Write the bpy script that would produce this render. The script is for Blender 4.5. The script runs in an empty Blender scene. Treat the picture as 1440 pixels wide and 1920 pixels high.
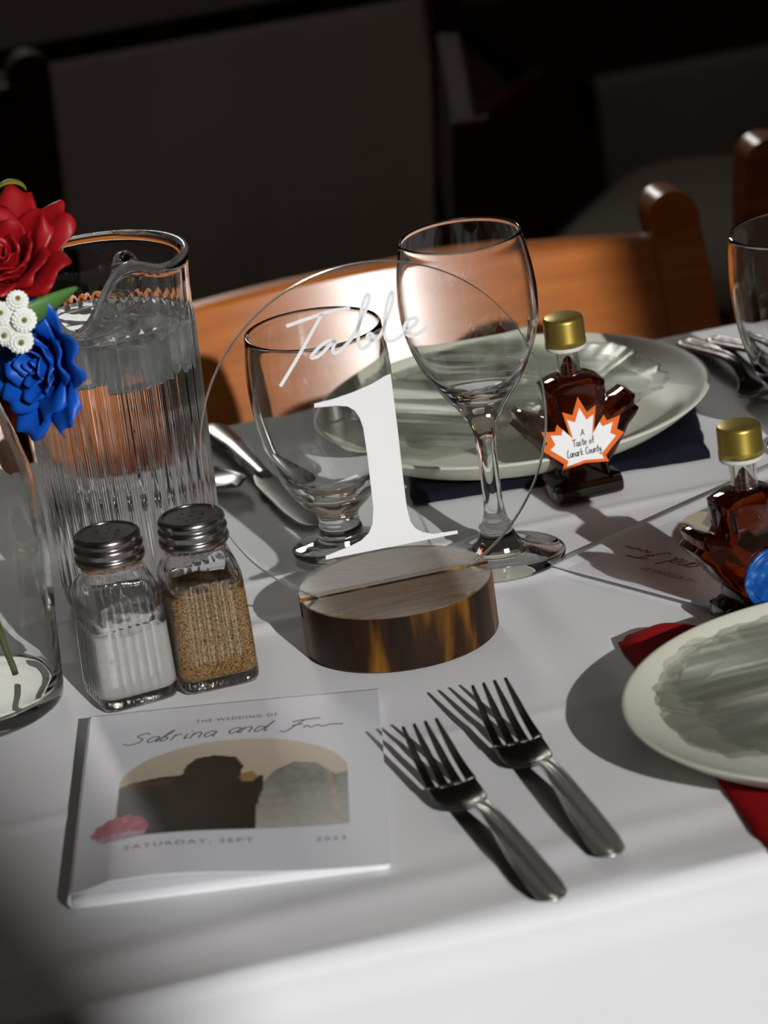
import bpy, bmesh, math, random
from mathutils import Vector, Matrix, noise
S = bpy.context.scene
C = S.collection
PI = math.pi
rnd = random.Random(7)

# ------------------------------------------------------------------ camera
cam = bpy.data.cameras.new('camera'); co = bpy.data.objects.new('camera', cam); C.objects.link(co)
PITCH, ROLL = 0.347272, -0.135647
cp, sp, cr, sr = math.cos(PITCH), math.sin(PITCH), math.cos(ROLL), math.sin(ROLL)
fwd = Vector((0, cp, -sp)); up0 = Vector((0, sp, cp)); r0 = Vector((1, 0, 0))
rgt = cr*r0 + sr*up0; upv = -sr*r0 + cr*up0
M = Matrix((rgt, upv, -fwd)).transposed().to_4x4(); M.translation = (0, 0, 0.71985)
co.matrix_world = M
cam.sensor_fit = 'HORIZONTAL'; cam.sensor_width = 36.0; cam.lens = 36.0*7479.335/1440.0
cam.clip_start = 0.05; cam.clip_end = 60
cam.dof.use_dof = True; cam.dof.focus_distance = 1.97; cam.dof.aperture_fstop = 15.0
S.camera = co

# ------------------------------------------------------------------ light
w = bpy.data.worlds.new('world'); S.world = w; w.use_nodes = True
w.node_tree.nodes['Background'].inputs[0].default_value = (1.0, 0.88, 0.78, 1)
w.node_tree.nodes['Background'].inputs[1].default_value = 0.017
sun = bpy.data.lights.new('sun', 'SUN'); so = bpy.data.objects.new('sun', sun); C.objects.link(so)
sun.energy = 3.15; sun.angle = math.radians(0.53); sun.color = (1.0, 0.995, 0.985)
SD = Vector((-0.85, 2.35, -1.0))
so.rotation_euler = (-SD).to_track_quat('Z', 'Y').to_euler(); so.location = (2, -4, 3)
def area(name, loc, target, size, power, col):
    l = bpy.data.lights.new(name, 'AREA'); l.shape = 'SQUARE'; l.size = size; l.energy = power; l.color = col
    o = bpy.data.objects.new(name, l); C.objects.link(o); o.location = loc
    o.rotation_euler = (Vector(loc)-Vector(target)).to_track_quat('Z', 'Y').to_euler(); return o
area('overhead_fill', (0.25, 1.75, 1.7), (0.25, 1.75, 0), 0.7, 0.62, (1.0, 0.86, 0.74))  # added soft fill from above, not a lamp of the room
glare_ = area('base_glare_fill', (-0.56, 5.2, 1.34), (-0.02, 1.81, 0), 0.5, 1.7, (1.0, 0.97, 0.93)); glare_.data.spread = math.radians(50)  # added area light that puts the glare on the sign base
S.view_settings.view_transform = 'Standard'; S.view_settings.look = 'None'
S.view_settings.exposure = 0.0; S.view_settings.gamma = 1.0; S.view_settings.use_curve_mapping = False
cy = S.cycles
cy.max_bounces = 24; cy.transmission_bounces = 24; cy.transparent_max_bounces = 24; cy.glossy_bounces = 10; cy.diffuse_bounces = 4
cy.caustics_reflective = False; cy.caustics_refractive = True
cy.sample_clamp_indirect = 4.0
cy.use_denoising = True

# ------------------------------------------------------------------ helpers
class MB:
    def __init__(s): s.v = []; s.f = []; s.mi = []
    def add(s, vs, fs, mi=0):
        o = len(s.v); s.v += [tuple(x) for x in vs]
        for f in fs: s.f.append(tuple(i+o for i in f)); s.mi.append(mi)
        return s
    def box(s, a, b, mi=0, M=None):
        vs = [Vector((x, y, z)) for z in (a[2], b[2]) for y in (a[1], b[1]) for x in (a[0], b[0])]
        if M: vs = [M @ q for q in vs]
        return s.add(vs, [(0,2,3,1),(4,5,7,6),(0,1,5,4),(2,6,7,3),(0,4,6,2),(1,3,7,5)], mi)
    def rings(s, rs, close=True, cap0=False, cap1=False, mi=0):
        n = len(rs[0]); vs = [p for r in rs for p in r]; fs = []
        for i in range(len(rs)-1):
            for j in range(n if close else n-1):
                k = (j+1) % n
                fs.append((i*n+j, i*n+k, (i+1)*n+k, (i+1)*n+j))
        if cap0: fs.append(tuple(range(n-1, -1, -1)))
        if cap1: fs.append(tuple((len(rs)-1)*n+j for j in range(n)))
        return s.add(vs, fs, mi)
    def lathe(s, prof, n=64, mi=0, cap0=True, cap1=True):
        rs = []
        for r, z in prof:
            r = max(r, 1e-5)
            rs.append([(r*math.cos(2*PI*j/n), r*math.sin(2*PI*j/n), z) for j in range(n)])
        return s.rings(rs, True, cap0, cap1, mi)
    def tube(s, pts, rad, n=8, mi=0):
        pts = [Vector(p) for p in pts]; rs = []
        for i, p in enumerate(pts):
            t = (pts[min(i+1, len(pts)-1)]-pts[max(i-1, 0)]).normalized()
            a = Vector((0, 0, 1)) if abs(t.z) < 0.9 else Vector((1, 0, 0))
            u = t.cross(a).normalized(); v = t.cross(u)
            r = rad[i] if hasattr(rad, '__len__') else rad
            rs.append([p + r*(math.cos(2*PI*j/n)*u + math.sin(2*PI*j/n)*v) for j in range(n)])
        return s.rings(rs, True, True, True, mi)
    def prism(s, poly, z0, z1, mi=0, ax=None):
        n = len(poly); f = ax or (lambda x, y, z: (x, y, z))
        vs = [f(x, y, z0) for x, y in poly] + [f(x, y, z1) for x, y in poly]
        fs = [tuple(range(n-1, -1, -1)), tuple(range(n, 2*n))] + [(i, (i+1) % n, n+(i+1) % n, n+i) for i in range(n)]
        return s.add(vs, fs, mi)
    def grid(s, fn, nu, nv, mi=0):
        vs = [fn(i/(nu-1), j/(nv-1)) for j in range(nv) for i in range(nu)]
        fs = [(j*nu+i, j*nu+i+1, (j+1)*nu+i+1, (j+1)*nu+i) for j in range(nv-1) for i in range(nu-1)]
        return s.add(vs, fs, mi)
    def mesh(s, name, mats, smooth=True, fix=True, cavity=None):
        me = bpy.data.meshes.new(name); me.from_pydata(s.v, [], s.f)
        for m in (mats if isinstance(mats, (list, tuple)) else [mats]): me.materials.append(m)
        if max(s.mi, default=0): me.polygons.foreach_set('material_index', s.mi)
        if fix:
            bm = bmesh.new(); bm.from_mesh(me)
            bmesh.ops.recalc_face_normals(bm, faces=bm.faces[:])
            if cavity:                       # faces of an air pocket look inwards
                k = len(s.v); bm.verts.ensure_lookup_table()
                vs = [bm.verts.new(p) for p in cavity.v]; fs = [bm.faces.new([vs[i] for i in f]) for f in cavity.f]
                bmesh.ops.recalc_face_normals(bm, faces=fs); bmesh.ops.reverse_faces(bm, faces=fs)
            bm.to_mesh(me); bm.free()
        if smooth: me.polygons.foreach_set('use_smooth', [True]*len(me.polygons))
        me.update(); return me

def obj(name, me, parent=None, loc=None, rot=None):
    o = bpy.data.objects.new(name, me); C.objects.link(o)
    if parent: o.parent = parent
    if loc is not None: o.location = loc
    if rot is not None: o.rotation_euler = rot
    return o
def tag(o, label, cat, group=None, kind=None):
    if label: o['label'] = label
    if cat: o['category'] = cat
    if group: o['group'] = group
    if kind: o['kind'] = kind
    return o
def thing(name, label, cat, loc=(0, 0, 0), rz=0, group=None):
    o = bpy.data.objects.new(name, None); C.objects.link(o); o.empty_display_size = 0.05
    o.location = loc; o.rotation_euler = (0, 0, rz); return tag(o, label, cat, group)
def struct(name, me):
    o = obj(name, me); o['kind'] = 'structure'; return o
def bevel(o, wd, seg=2, ang=40):
    m = o.modifiers.new('bevel', 'BEVEL'); m.width = wd; m.segments = seg; m.limit_method = 'ANGLE'; m.angle_limit = math.radians(ang); return o
def solid(o, t, off=0):
    m = o.modifiers.new('solid', 'SOLIDIFY'); m.thickness = t; m.offset = off; return o
def subs(o, n=1):
    m = o.modifiers.new('sub', 'SUBSURF'); m.levels = n; m.render_levels = n; return o
def autosmooth(me, ang=35):
    me.polygons.foreach_set('use_smooth', [True]*len(me.polygons))
    try: me.set_sharp_from_angle(angle=math.radians(ang))
    except Exception: pass
    return me
def dup(root, loc, rz, label=None, group=None):
    r = root.copy(); C.objects.link(r); r.location = loc; r.rotation_euler = (0, 0, rz)
    if label: r['label'] = label
    if group: r['group'] = group
    for ch in list(root.children):
        c = ch.copy(); C.objects.link(c); c.parent = r
        for g in list(ch.children):
            d = g.copy(); C.objects.link(d); d.parent = c
    return r
def spline(pts, n=8):
    out = []; P = [Vector(p) for p in pts]
    for i in range(len(P)-1):
        a, b, c, d = P[max(i-1, 0)], P[i], P[i+1], P[min(i+2, len(P)-1)]
        for k in range(n):
            t = k/n
            out.append(0.5*((2*b)+(c-a)*t+(2*a-5*b+4*c-d)*t*t+(3*b-a-3*c+d)*t**3))
    out.append(P[-1]); return out
def interp(tab, t):
    if t <= tab[0][0]: return tab[0][1]
    for (a, x), (b, y) in zip(tab, tab[1:]):
        if t <= b: return x+(y-x)*(t-a)/(b-a)
    return tab[-1][1]
def sinterp(tab, t):
    if t <= tab[0][0]: return tab[0][1]
    for i in range(len(tab)-1):
        if t <= tab[i+1][0]:
            a, b = tab[i], tab[i+1]; h = b[0]-a[0]; k = (t-a[0])/h
            pa = tab[i-1] if i else a; pb = tab[i+2] if i+2 < len(tab) else b
            m0 = (b[1]-pa[1])/(b[0]-pa[0])*h; m1 = (pb[1]-a[1])/(pb[0]-a[0])*h
            return (2*k**3-3*k*k+1)*a[1]+(k**3-2*k*k+k)*m0+(-2*k**3+3*k*k)*b[1]+(k**3-k*k)*m1
    return tab[-1][1]

# ------------------------------------------------------------------ materials
class NT:
    def __init__(s, name):
        s.m = bpy.data.materials.new(name); s.m.use_nodes = True; s.t = s.m.node_tree
        s.b = s.t.nodes['Principled BSDF']; s.out = s.t.nodes['Material Output']
    def n(s, typ, **kw):
        x = s.t.nodes.new(typ)
        for k, v in kw.items():
            if k in x.inputs: x.inputs[k].default_value = v
            else: setattr(x, k, v)
        return x
    def l(s, a, b): s.t.links.new(a, b)
    def tex(s, kind, scale, coord='Object', stretch=(1, 1, 1), **kw):
        tc = s.n('ShaderNodeTexCoord'); mp = s.n('ShaderNodeMapping'); mp.inputs['Scale'].default_value = stretch
        s.l(tc.outputs[coord], mp.inputs['Vector'])
        t = s.n(kind, **kw); t.inputs['Scale'].default_value = scale; s.l(mp.outputs[0], t.inputs['Vector']); return t
    def ramp(s, src, stops):
        r = s.n('ShaderNodeValToRGB'); e = r.color_ramp.elements
        while len(e) < len(stops): e.new(0.5)
        for q, (p, c) in zip(e, stops): q.position = p; q.color = (*c, 1)
        s.l(src, r.inputs[0]); return r.outputs[0]
    def bump(s, src, strength, dist=0.001):
        b = s.n('ShaderNodeBump'); b.inputs['Strength'].default_value = strength; b.inputs['Distance'].default_value = dist
        s.l(src, b.inputs['Height']); s.l(b.outputs[0], s.b.inputs['Normal']); return b
    def set(s, **kw):
        for k, v in kw.items():
            i = s.b.inputs[k.replace('_', ' ')]
            i.default_value = (*v, 1) if isinstance(v, tuple) and len(v) == 3 else v
        return s
def plain(name, col, rough=0.5, metal=0, **kw):
    return NT(name).set(Base_Color=col, Roughness=rough, Metallic=metal, **kw).m
def glass(name, col=(1, 1, 1), ior=1.5, rough=0.0, bump=None):
    t = NT(name); t.set(Base_Color=col, Roughness=rough, IOR=ior); t.b.inputs['Transmission Weight'].default_value = 1
    if bump:
        x = t.tex(bump[0], bump[1], stretch=bump[3]); t.bump(x.outputs[0], bump[2], 0.002)
    return t.m
def thin_clear(name, tint=(0.93, 0.95, 0.93), ior=1.49, rough=0.0):
    t = NT(name); t.t.nodes.remove(t.b)
    tr = t.n('ShaderNodeBsdfTransparent'); tr.inputs[0].default_value = (*tint, 1)
    gl = t.n('ShaderNodeBsdfGlossy'); gl.inputs['Roughness'].default_value = rough
    fr = t.n('ShaderNodeFresnel'); fr.inputs[0].default_value = ior
    mx = t.n('ShaderNodeMixShader'); t.l(fr.outputs[0], mx.inputs[0]); t.l(tr.outputs[0], mx.inputs[1]); t.l(gl.outputs[0], mx.inputs[2])
    t.l(mx.outputs[0], t.out.inputs[0]); return t.m

def m_cloth(name, col, noise_s=0.25, rough=0.9, wv=900):
    t = NT(name); t.set(Roughness=rough); t.b.inputs['Specular IOR Level'].default_value = 0.08
    a = t.tex('ShaderNodeTexNoise', 6.0, Detail=4.0)
    c2 = tuple(x*0.92 for x in col)
    t.l(t.ramp(a.outputs[0], [(0.3, c2), (0.7, col)]), t.b.inputs['Base Color'])
    x = t.tex('ShaderNodeTexNoise', wv, stretch=(1, 0.25, 1), Detail=2.0); t.bump(x.outputs[0], noise_s, 0.0004)
    return t.m
M_CLOTH = m_cloth('white_tablecloth', (0.80, 0.80, 0.81))
M_RED = m_cloth('red_napkin', (0.30, 0.006, 0.009))
M_NAVY = m_cloth('navy_napkin', (0.007, 0.0075, 0.014))
M_DRAPE = m_cloth('drape_cloth', (0.75, 0.72, 0.69))
M_DRED = m_cloth('dark_red_cloth', (0.09, 0.010, 0.008))
M_CREAM = m_cloth('cream_upholstery', (0.62, 0.57, 0.47))
def m_wood(name, dark, light, scale=9, stretch=(1, 14, 14), rough=0.35, bump=0.15, coat=0.0, spark=0):
    t = NT(name); t.set(Roughness=rough, Coat_Weight=coat, Coat_Roughness=0.22); t.b.inputs['Specular IOR Level'].default_value = 0.06 if coat > 0.4 or rough > 0.6 else 0.5
    a = t.tex('ShaderNodeTexNoise', scale, stretch=stretch, Detail=6.0, Roughness=0.6)
    t.l(t.ramp(a.outputs[0], [(0.32, dark), (0.68, light)]), t.b.inputs['Base Color'])
    x = t.tex('ShaderNodeTexNoise', spark or scale*6, stretch=(1, 1, 1) if spark else stretch, Detail=3.0); t.bump(x.outputs[0], bump, 0.001)
    return t.m
M_CHAIR = m_wood('chair_wood', (0.27, 0.070, 0.008), (0.43, 0.130, 0.018), 7, (1, 1, 12), 0.5, 0.05, 0.42, spark=420)
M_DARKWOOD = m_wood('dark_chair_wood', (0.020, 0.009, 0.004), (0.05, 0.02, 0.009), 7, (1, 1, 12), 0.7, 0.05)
M_TOPWOOD = NT('dark_table_top').set(Base_Color=(0.022, 0.010, 0.004), Roughness=0.95).m
M_TOPWOOD.node_tree.nodes['Principled BSDF'].inputs['Specular IOR Level'].default_value = 0.05
M_FLOOR = m_wood('floor_wood', (0.030, 0.013, 0.005), (0.060, 0.027, 0.011), 4, (1, 12, 1), 0.75, 0.05)
M_WALL = plain('wall_paint', (0.10, 0.07, 0.05), 0.9)
M_BASETOP = m_wood('sign_base_top', (0.105, 0.066, 0.035), (0.19, 0.125, 0.07), 60, (0.35, 5, 1), 0.24, 0.25, 0.38, spark=1500)
def m_baseside():
    t = NT('sign_base_side'); t.set(Roughness=0.42); t.b.inputs['Specular IOR Level'].default_value = 0.25
    a = t.tex('ShaderNodeTexNoise', 55, stretch=(1, 1, 0.16), Detail=3.0, Roughness=0.55, Distortion=0.4)
    t.l(t.ramp(a.outputs[0], [(0.40, (0.010, 0.004, 0.0015)), (0.54, (0.026, 0.009, 0.002)), (0.62, (0.13, 0.052, 0.005)), (0.74, (0.38, 0.175, 0.018))]), t.b.inputs['Base Color'])
    return t.m
M_BASESIDE = m_baseside()
M_GLASS = glass('clear_glass')
M_ACRYL = thin_clear('clear_acrylic', (0.97, 0.98, 0.97), 1.33)
M_ACREDGE = glass('acrylic_edge', (0.93, 0.95, 0.92), 1.49, 0.25)
M_VINYL = plain('white_vinyl', (0.80, 0.80, 0.80), 0.5)
M_WATER = glass('water', (1, 1, 1), 1.33)
def m_ice():
    t = NT('ice'); t.set(Base_Color=(0.9, 0.93, 0.92), Roughness=0.2, IOR=1.31); t.b.inputs['Transmission Weight'].default_value = 0.88
    x = t.tex('ShaderNodeTexNoise', 120); t.bump(x.outputs[0], 0.5, 0.002); return t.m
M_ICE = m_ice()
M_VASE = glass('rippled_vase_glass', (0.95, 0.96, 0.93), 1.45, 0.0)
M_CERAMIC = plain('cream_ceramic', (0.60, 0.60, 0.50), 0.5)
M_STEEL = plain('stainless_steel', (0.72, 0.70, 0.67), 0.36, 1.0)
M_DARKREFL = plain('steel_dark_reflection', (0.11, 0.10, 0.095), 0.25, 1.0)  # steel with its dark reflections put into the base colour
M_LID = plain('brushed_steel_lid', (0.36, 0.33, 0.31), 0.24, 1.0)
M_GOLD = plain('gold_cap', (0.42, 0.31, 0.06), 0.36, 0.85)
M_COLLAR = plain('white_plastic_collar', (0.62, 0.60, 0.55), 0.5)
M_SYRUP = glass('maple_syrup', (0.22, 0.030, 0.004), 1.42)
M_FOOTCAUSTIC = glass('caustic_tint_foot', (0.72, 0.50, 0.28), 1.45)  # clear foot glass, the orange caustic light put into its tint
M_BOTGLASS = glass('bottle_glass', (0.97, 0.95, 0.90))
M_ORANGE = plain('orange_label', (0.72, 0.13, 0.010), 0.5)
M_LWHITE = plain('white_label', (0.80, 0.80, 0.80), 0.5)
M_INK = plain('black_ink', (0.02, 0.02, 0.02), 0.6)
M_GREYINK = plain('grey_ink', (0.16, 0.155, 0.16), 0.6)
M_BLUESEAL = None
def m_seal():
    t = NT('blue_seal'); t.set(Roughness=0.3)
    a = t.tex('ShaderNodeTexNoise', 160, Detail=3.0)
    t.l(t.ramp(a.outputs[0], [(0.38, (0.004, 0.05, 0.24)), (0.58, (0.010, 0.10, 0.36)), (0.74, (0.18, 0.30, 0.52))]), t.b.inputs['Base Color'])
    return t.m
M_BLUESEAL = m_seal()
def m_speck(name, stops, scale):
    t = NT(name); t.set(Roughness=0.9)
    a = t.tex('ShaderNodeTexNoise', scale, Detail=2.0)
    t.l(t.ramp(a.outputs[0], stops), t.b.inputs['Base Color']); return t.m
M_SALT = m_speck('salt', [(0.3, (0.82, 0.81, 0.77)), (0.7, (0.88, 0.87, 0.84))], 300)
M_PEPPER = m_speck('ground_pepper', [(0.36, (0.06, 0.025, 0.008)), (0.48, (0.36, 0.20, 0.07)), (0.62, (0.58, 0.36, 0.14))], 1300)
M_PAPER = plain('booklet_paper', (0.74, 0.74, 0.77), 0.55)
M_PAGE = plain('booklet_page', (0.80, 0.80, 0.82), 0.6)
M_REDP = plain('red_petal', (0.34, 0.005, 0.008), 0.45)
M_BLUEP = plain('blue_petal', (0.003, 0.085, 0.50), 0.45)
M_WHITEP = plain('white_petal', (0.82, 0.83, 0.78), 0.6)
M_GREEN = plain('green_leaf', (0.075, 0.19, 0.035), 0.5)
M_YGREEN = plain('yellow_green_leaf', (0.20, 0.19, 0.015), 0.5)
M_STEM = plain('flower_stem', (0.10, 0.13, 0.02), 0.5)
def m_flowerplate():
    t = NT('flower_glass'); t.t.nodes.remove(t.b)
    g = t.n('ShaderNodeBsdfGlass'); g.inputs['Roughness'].default_value = 0.10; g.inputs['IOR'].default_value = 1.45
    tr = t.n('ShaderNodeBsdfTransparent'); tr.inputs[0].default_value = (0.97, 0.98, 0.955, 1)
    gl = t.n('ShaderNodeBsdfGlossy'); gl.inputs['Roughness'].default_value = 0.30
    df = t.n('ShaderNodeBsdfTranslucent'); df.inputs[0].default_value = (0.85, 0.88, 0.83, 1)
    d2 = t.n('ShaderNodeBsdfDiffuse'); d2.inputs[0].default_value = (0.80, 0.83, 0.77, 1)
    fr = t.n('ShaderNodeFresnel'); fr.inputs[0].default_value = 1.5
    m0 = t.n('ShaderNodeMixShader'); m0.inputs[0].default_value = 0.5; t.l(df.outputs[0], m0.inputs[1]); t.l(d2.outputs[0], m0.inputs[2])
    m1 = t.n('ShaderNodeMixShader'); m1.inputs[0].default_value = 0.10; t.l(tr.outputs[0], m1.inputs[1]); t.l(m0.outputs[0], m1.inputs[2])
    m2 = t.n('ShaderNodeMixShader'); k_ = t.n('ShaderNodeMath', operation='MULTIPLY'); k_.inputs[1].default_value = 0.30; t.l(fr.outputs[0], k_.inputs[0]); t.l(k_.outputs[0], m2.inputs[0]); t.l(m1.outputs[0], m2.inputs[1]); t.l(gl.outputs[0], m2.inputs[2])
    t.l(m2.outputs[0], t.out.inputs[0]); return t.m
M_FLOWERGLASS = m_flowerplate()
def m_vcol(name, rough=0.5):
    t = NT(name); t.set(Roughness=rough); a = t.n('ShaderNodeVertexColor'); a.layer_name = 'print'
    t.l(a.outputs[0], t.b.inputs['Base Color']); return t.m
M_PRINT = m_vcol('printed_cover', 0.45)

# ------------------------------------------------------------------ room
TH = math.radians(10.8)
UX = Vector((math.cos(TH), math.sin(TH), 0)); UY = Vector((-math.sin(TH), math.cos(TH), 0))
def tf(x, y, z=0): return UX*x + UY*y + Vector((0, 0, z))
FZ = -0.75
struct('floor', MB().box((-4, -1.2, FZ-0.1), (5, 8.1, FZ)).mesh('floor', M_FLOOR, False))
struct('wall_far', MB().box((-4, 8, FZ), (5, 8.1, 2.4)).mesh('wall_far', M_WALL, False))
struct('wall_left', MB().box((-4.1, -1.2, FZ), (-4, 8.1, 2.4)).mesh('wall_left', M_WALL, False))
struct('wall_right', MB().box((5, -1.2, FZ), (5.1, 8.1, 2.4)).mesh('wall_right', M_WALL, False))
WX0, WX1, WZ0, WZ1 = 0.66, 1.42, 0.78, 1.50
wb = MB()
wb.box((-4, -1.06, FZ), (WX0, -1.0, 3.4)).box((WX1, -1.06, FZ), (5, -1.0, 3.4))
wb.box((WX0, -1.06, FZ), (WX1, -1.0, WZ0)).box((WX0, -1.06, WZ1), (WX1, -1.0, 3.4))
struct('wall_back', wb.mesh('wall_back', M_WALL, False))

struct('sun_block_outside', MB().box((1.9, -7.3, FZ), (2.95, -7.0, 7)).mesh('sun_block_outside', M_WALL, False))  # added unseen block, gives the near left cloth a soft shadow edge

# ------------------------------------------------------------------ table and cloth
TX0, TX1, TY0, TY1 = -0.75, 1.65, 1.462, 2.146
tb = thing('banquet_table', 'long banquet table hidden under the white tablecloth', 'table', tf(0.45, 1.8, FZ), TH)
obj('tabletop', MB().box((TX0-0.45+0.012, TY0-1.8+0.012, 0.72), (TX1-0.45-0.012, TY1-1.8-0.012, 0.742)).mesh('tabletop', M_DARKWOOD, False), tb)
for sx in (-1.08, 1.08):
    for sy in (-0.26, 0.26):
        obj('leg', MB().lathe([(0.018, 0), (0.018, 0.72)], 12).mesh('leg', M_DARKWOOD), tb, (sx, sy, 0))
def ridge(d, wd): return math.exp(-(d/wd)**2)
def cloth_h(x, y):
    p = Vector((x, y, 0)); z = 0
    z += 0.0019*ridge(y-(1.826+0.003*math.sin(x*9)), 0.0075)
    z += 0.0011*ridge(y-1.891, 0.004) + 0.0007*ridge(y-2.06, 0.005) + 0.0006*ridge(y-1.65, 0.006)
    z += 0.0007*ridge(x-0.36+0.1*(y-1.5), 0.008)*max(0, min(1, (1.75-y)*8))
    z += 0.0012*noise.noise(p*6) + 0.0005*noise.noise(p*17)
    # loose wrinkles at the near edge
    k = max(0, min(1, (1.56-y)/0.09))
    z += k*(0.0016*noise.noise(Vector((x*9+y*6, y*26-x*4, 3.1))) + 0.0020*ridge(y-(1.505+0.05*(x-0.3)), 0.012))
    return z*0.9 - 0.0006
ys = []
drop = 0.34; R = 0.010
for i in range(26): ys.append((TY0-R-0.004-0.03*(1-i/25.0)*0.3, -R-drop*(1-i/25.0), 0))
for i in range(1, 7):
    a = PI/2*i/7; ys.append((TY0-R*math.cos(a)*1.0+R-R, -R+R*math.sin(a), 0))
N = 170
for i in range(N+1): ys.append((TY0+R*0.2+(TY1-TY0-R*0.4)*i/N, 0, 1))
for i in range(1, 7):
    a = PI/2*i/7; ys.append((TY1+R*math.sin(a), -R+R*math.cos(a), 0))
for i in range(1, 11): ys.append((TY1+R+0.003, -R-0.20*i/10, 0))
NX = 420
cm = MB(); rows = []
for (y, z, top) in ys:
    row = []
    for i in range(NX+1):
        x = TX0+(TX1-TX0)*i/NX; yy = y; zz = z
        if top: zz += cloth_h(x, y)
        else:
            d = max(0, -z-0.02)
            fold = (0.020*math.sin(x*17+0.6*math.sin(x*7))+0.010*math.sin(x*41))*min(1, d*2.6)
            yy += -abs(fold)*(1 if y < 1.8 else -1) if d else 0
            zz += 0.0025*noise.noise(Vector((x*8, 0, 2)))*(1 if abs(z) < 0.03 else 0)
        row.append((x, yy, zz))
    rows.append(row)
cm.rings(rows, close=False)
cl = obj('tablecloth', cm.mesh('tablecloth', M_CLOTH, True, False), None, (0, 0, 0), (0, 0, TH))
tag(cl, 'sunlit white cloth with pressed fold lines covering the near table', 'tablecloth')

# ------------------------------------------------------------------ number sign
SGX, SGY, SYAW = 0.00072, 1.80801, 0.19363
sg = thing('table_number_sign', 'round clear acrylic table number 1 standing in a slotted dark wood disc', 'table sign', (SGX, SGY, 0.0012), SYAW)
WR, WZ = 0.0475, 0.0283
bm_ = MB(); n = 96
ring = lambda r, z: [(r*math.cos(2*PI*j/n), r*math.sin(2*PI*j/n), z) for j in range(n)]
bm_.rings([ring(WR-0.0006, 0), ring(WR, 0.0006), ring(WR, 0.0195)], True, True, False, 1)
for s in (1, -1):
    a0 = math.asin(0.0021/WR); arc = [(WR*math.cos(a0+(PI-2*a0)*k/60), s*WR*math.sin(a0+(PI-2*a0)*k/60)) for k in range(61)]
    m_ = len(arc); o = len(bm_.v)
    k = 1-0.0005/WR
    bm_.add([(x, y, 0.0195) for x, y in arc]+[(x, y, WZ-0.0005) for x, y in arc]+[(x*k, s*0.0026+(y-s*0.0021)*(1-0.0005/WR) if abs(y) < 0.003 else y*k, WZ) for x, y in arc],
            [(i, i+1, m_+i+1, m_+i) for i in range(m_-1)]+[(m_-1, 0, m_, 2*m_-1)], 1)
    bm_.add([bm_.v[o+i] for i in range(m_, 3*m_)], [(i, i+1, m_+i+1, m_+i) for i in range(m_-1)]+[(m_-1, 0, m_, 2*m_-1), tuple(range(m_, 2*m_))], 0)
bm_.add([(x, y, 0.0195) for x, y in [(WR*math.cos(2*PI*j/n), WR*math.sin(2*PI*j/n)) for j in range(n)]], [tuple(range(n))], 1)
wbse = obj('wood_base', autosmooth(bm_.mesh('wood_base', [M_BASETOP, M_BASESIDE], True), 30), sg)
wbse['label'] = 'dark stained round wood base with a slot'
DR, DZ, DT = 0.08537, 0.1055, 0.0014
dm = MB(); n = 128
dc = lambda r, y: [(r*math.cos(2*PI*j/n), y, DZ-0.0012+r*math.sin(2*PI*j/n)) for j in range(n)]
dm.add(dc(DR-0.0004, -DT), [tuple(range(n))], 0).add(dc(DR-0.0004, DT), [tuple(range(n))], 0)
dm.rings([dc(DR-0.0004, -DT), dc(DR, -DT+0.0004), dc(DR, DT-0.0004), dc(DR-0.0004, DT)], True, mi=1)
disc = obj('acrylic_disc', autosmooth(dm.mesh('acrylic_disc', [M_ACRYL, M_ACREDGE], True), 30), sg)
one = [(-0.0275, 0.1270), (-0.0277, 0.1250), (-0.0169, 0.1238), (-0.0117, 0.1224), (-0.0085, 0.1197), (-0.0066, 0.1155), (-0.0056, 0.1103), (-0.0054, 0.0965), (-0.0060, 0.0693),
       (-0.0074, 0.0615), (-0.0100, 0.0570), (-0.0140, 0.0542), (-0.0200, 0.0524), (-0.0323, 0.0501), (-0.0326, 0.0482), (0.0336, 0.0476), (0.0336, 0.0492), (0.0213, 0.0500),
       (0.0165, 0.0520), (0.0130, 0.0548), (0.0111, 0.0590), (0.0103, 0.0660), (0.0105, 0.085), (0.0110, 0.1068), (0.0112, 0.1342), (0.0080, 0.1336), (0.0020, 0.1312), (-0.0083, 0.1288), (-0.0180, 0.1274)]
fr_ = lambda x, z, y: (x, y, z-0.0012)
num = obj('numeral', MB().prism(one, -DT-0.0004, -DT-0.0001, 0, fr_).mesh('numeral', M_VINYL, False), disc); num['label'] = 'white serif numeral 1'
def ribbon(mb, pts, wd, f, z0, z1, n=8):
    P = spline([(*p, 0) for p in pts], n); L = []; Rr = []
    for i, p in enumerate(P):
        t = P[min(i+1, len(P)-1)]-P[max(i-1, 0)]; t = t.normalized() if t.length else Vector((1, 0, 0))
        nn = Vector((-t.y, t.x, 0))*wd/2; L.append(p+nn); Rr.append(p-nn)
    k = len(P)
    vs = [f(q.x, q.y, z) for z in (z0, z1) for q in L+Rr]
    fs = []
    for i in range(k-1):
        fs += [(i, i+1, k+i+1, k+i), (2*k+i, 3*k+i, 3*k+i+1, 2*k+i+1), (i, 2*k+i, 2*k+i+1, i+1), (k+i, k+i+1, 3*k+i+1, 3*k+i)]
    fs += [(0, k, 3*k, 2*k), (k-1, 3*k-1, 4*k-1, 2*k-1)]
    mb.add(vs, fs)
lt = MB(); f2 = lambda x, z, y: (x, y, z)
LW = 0.0017
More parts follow.
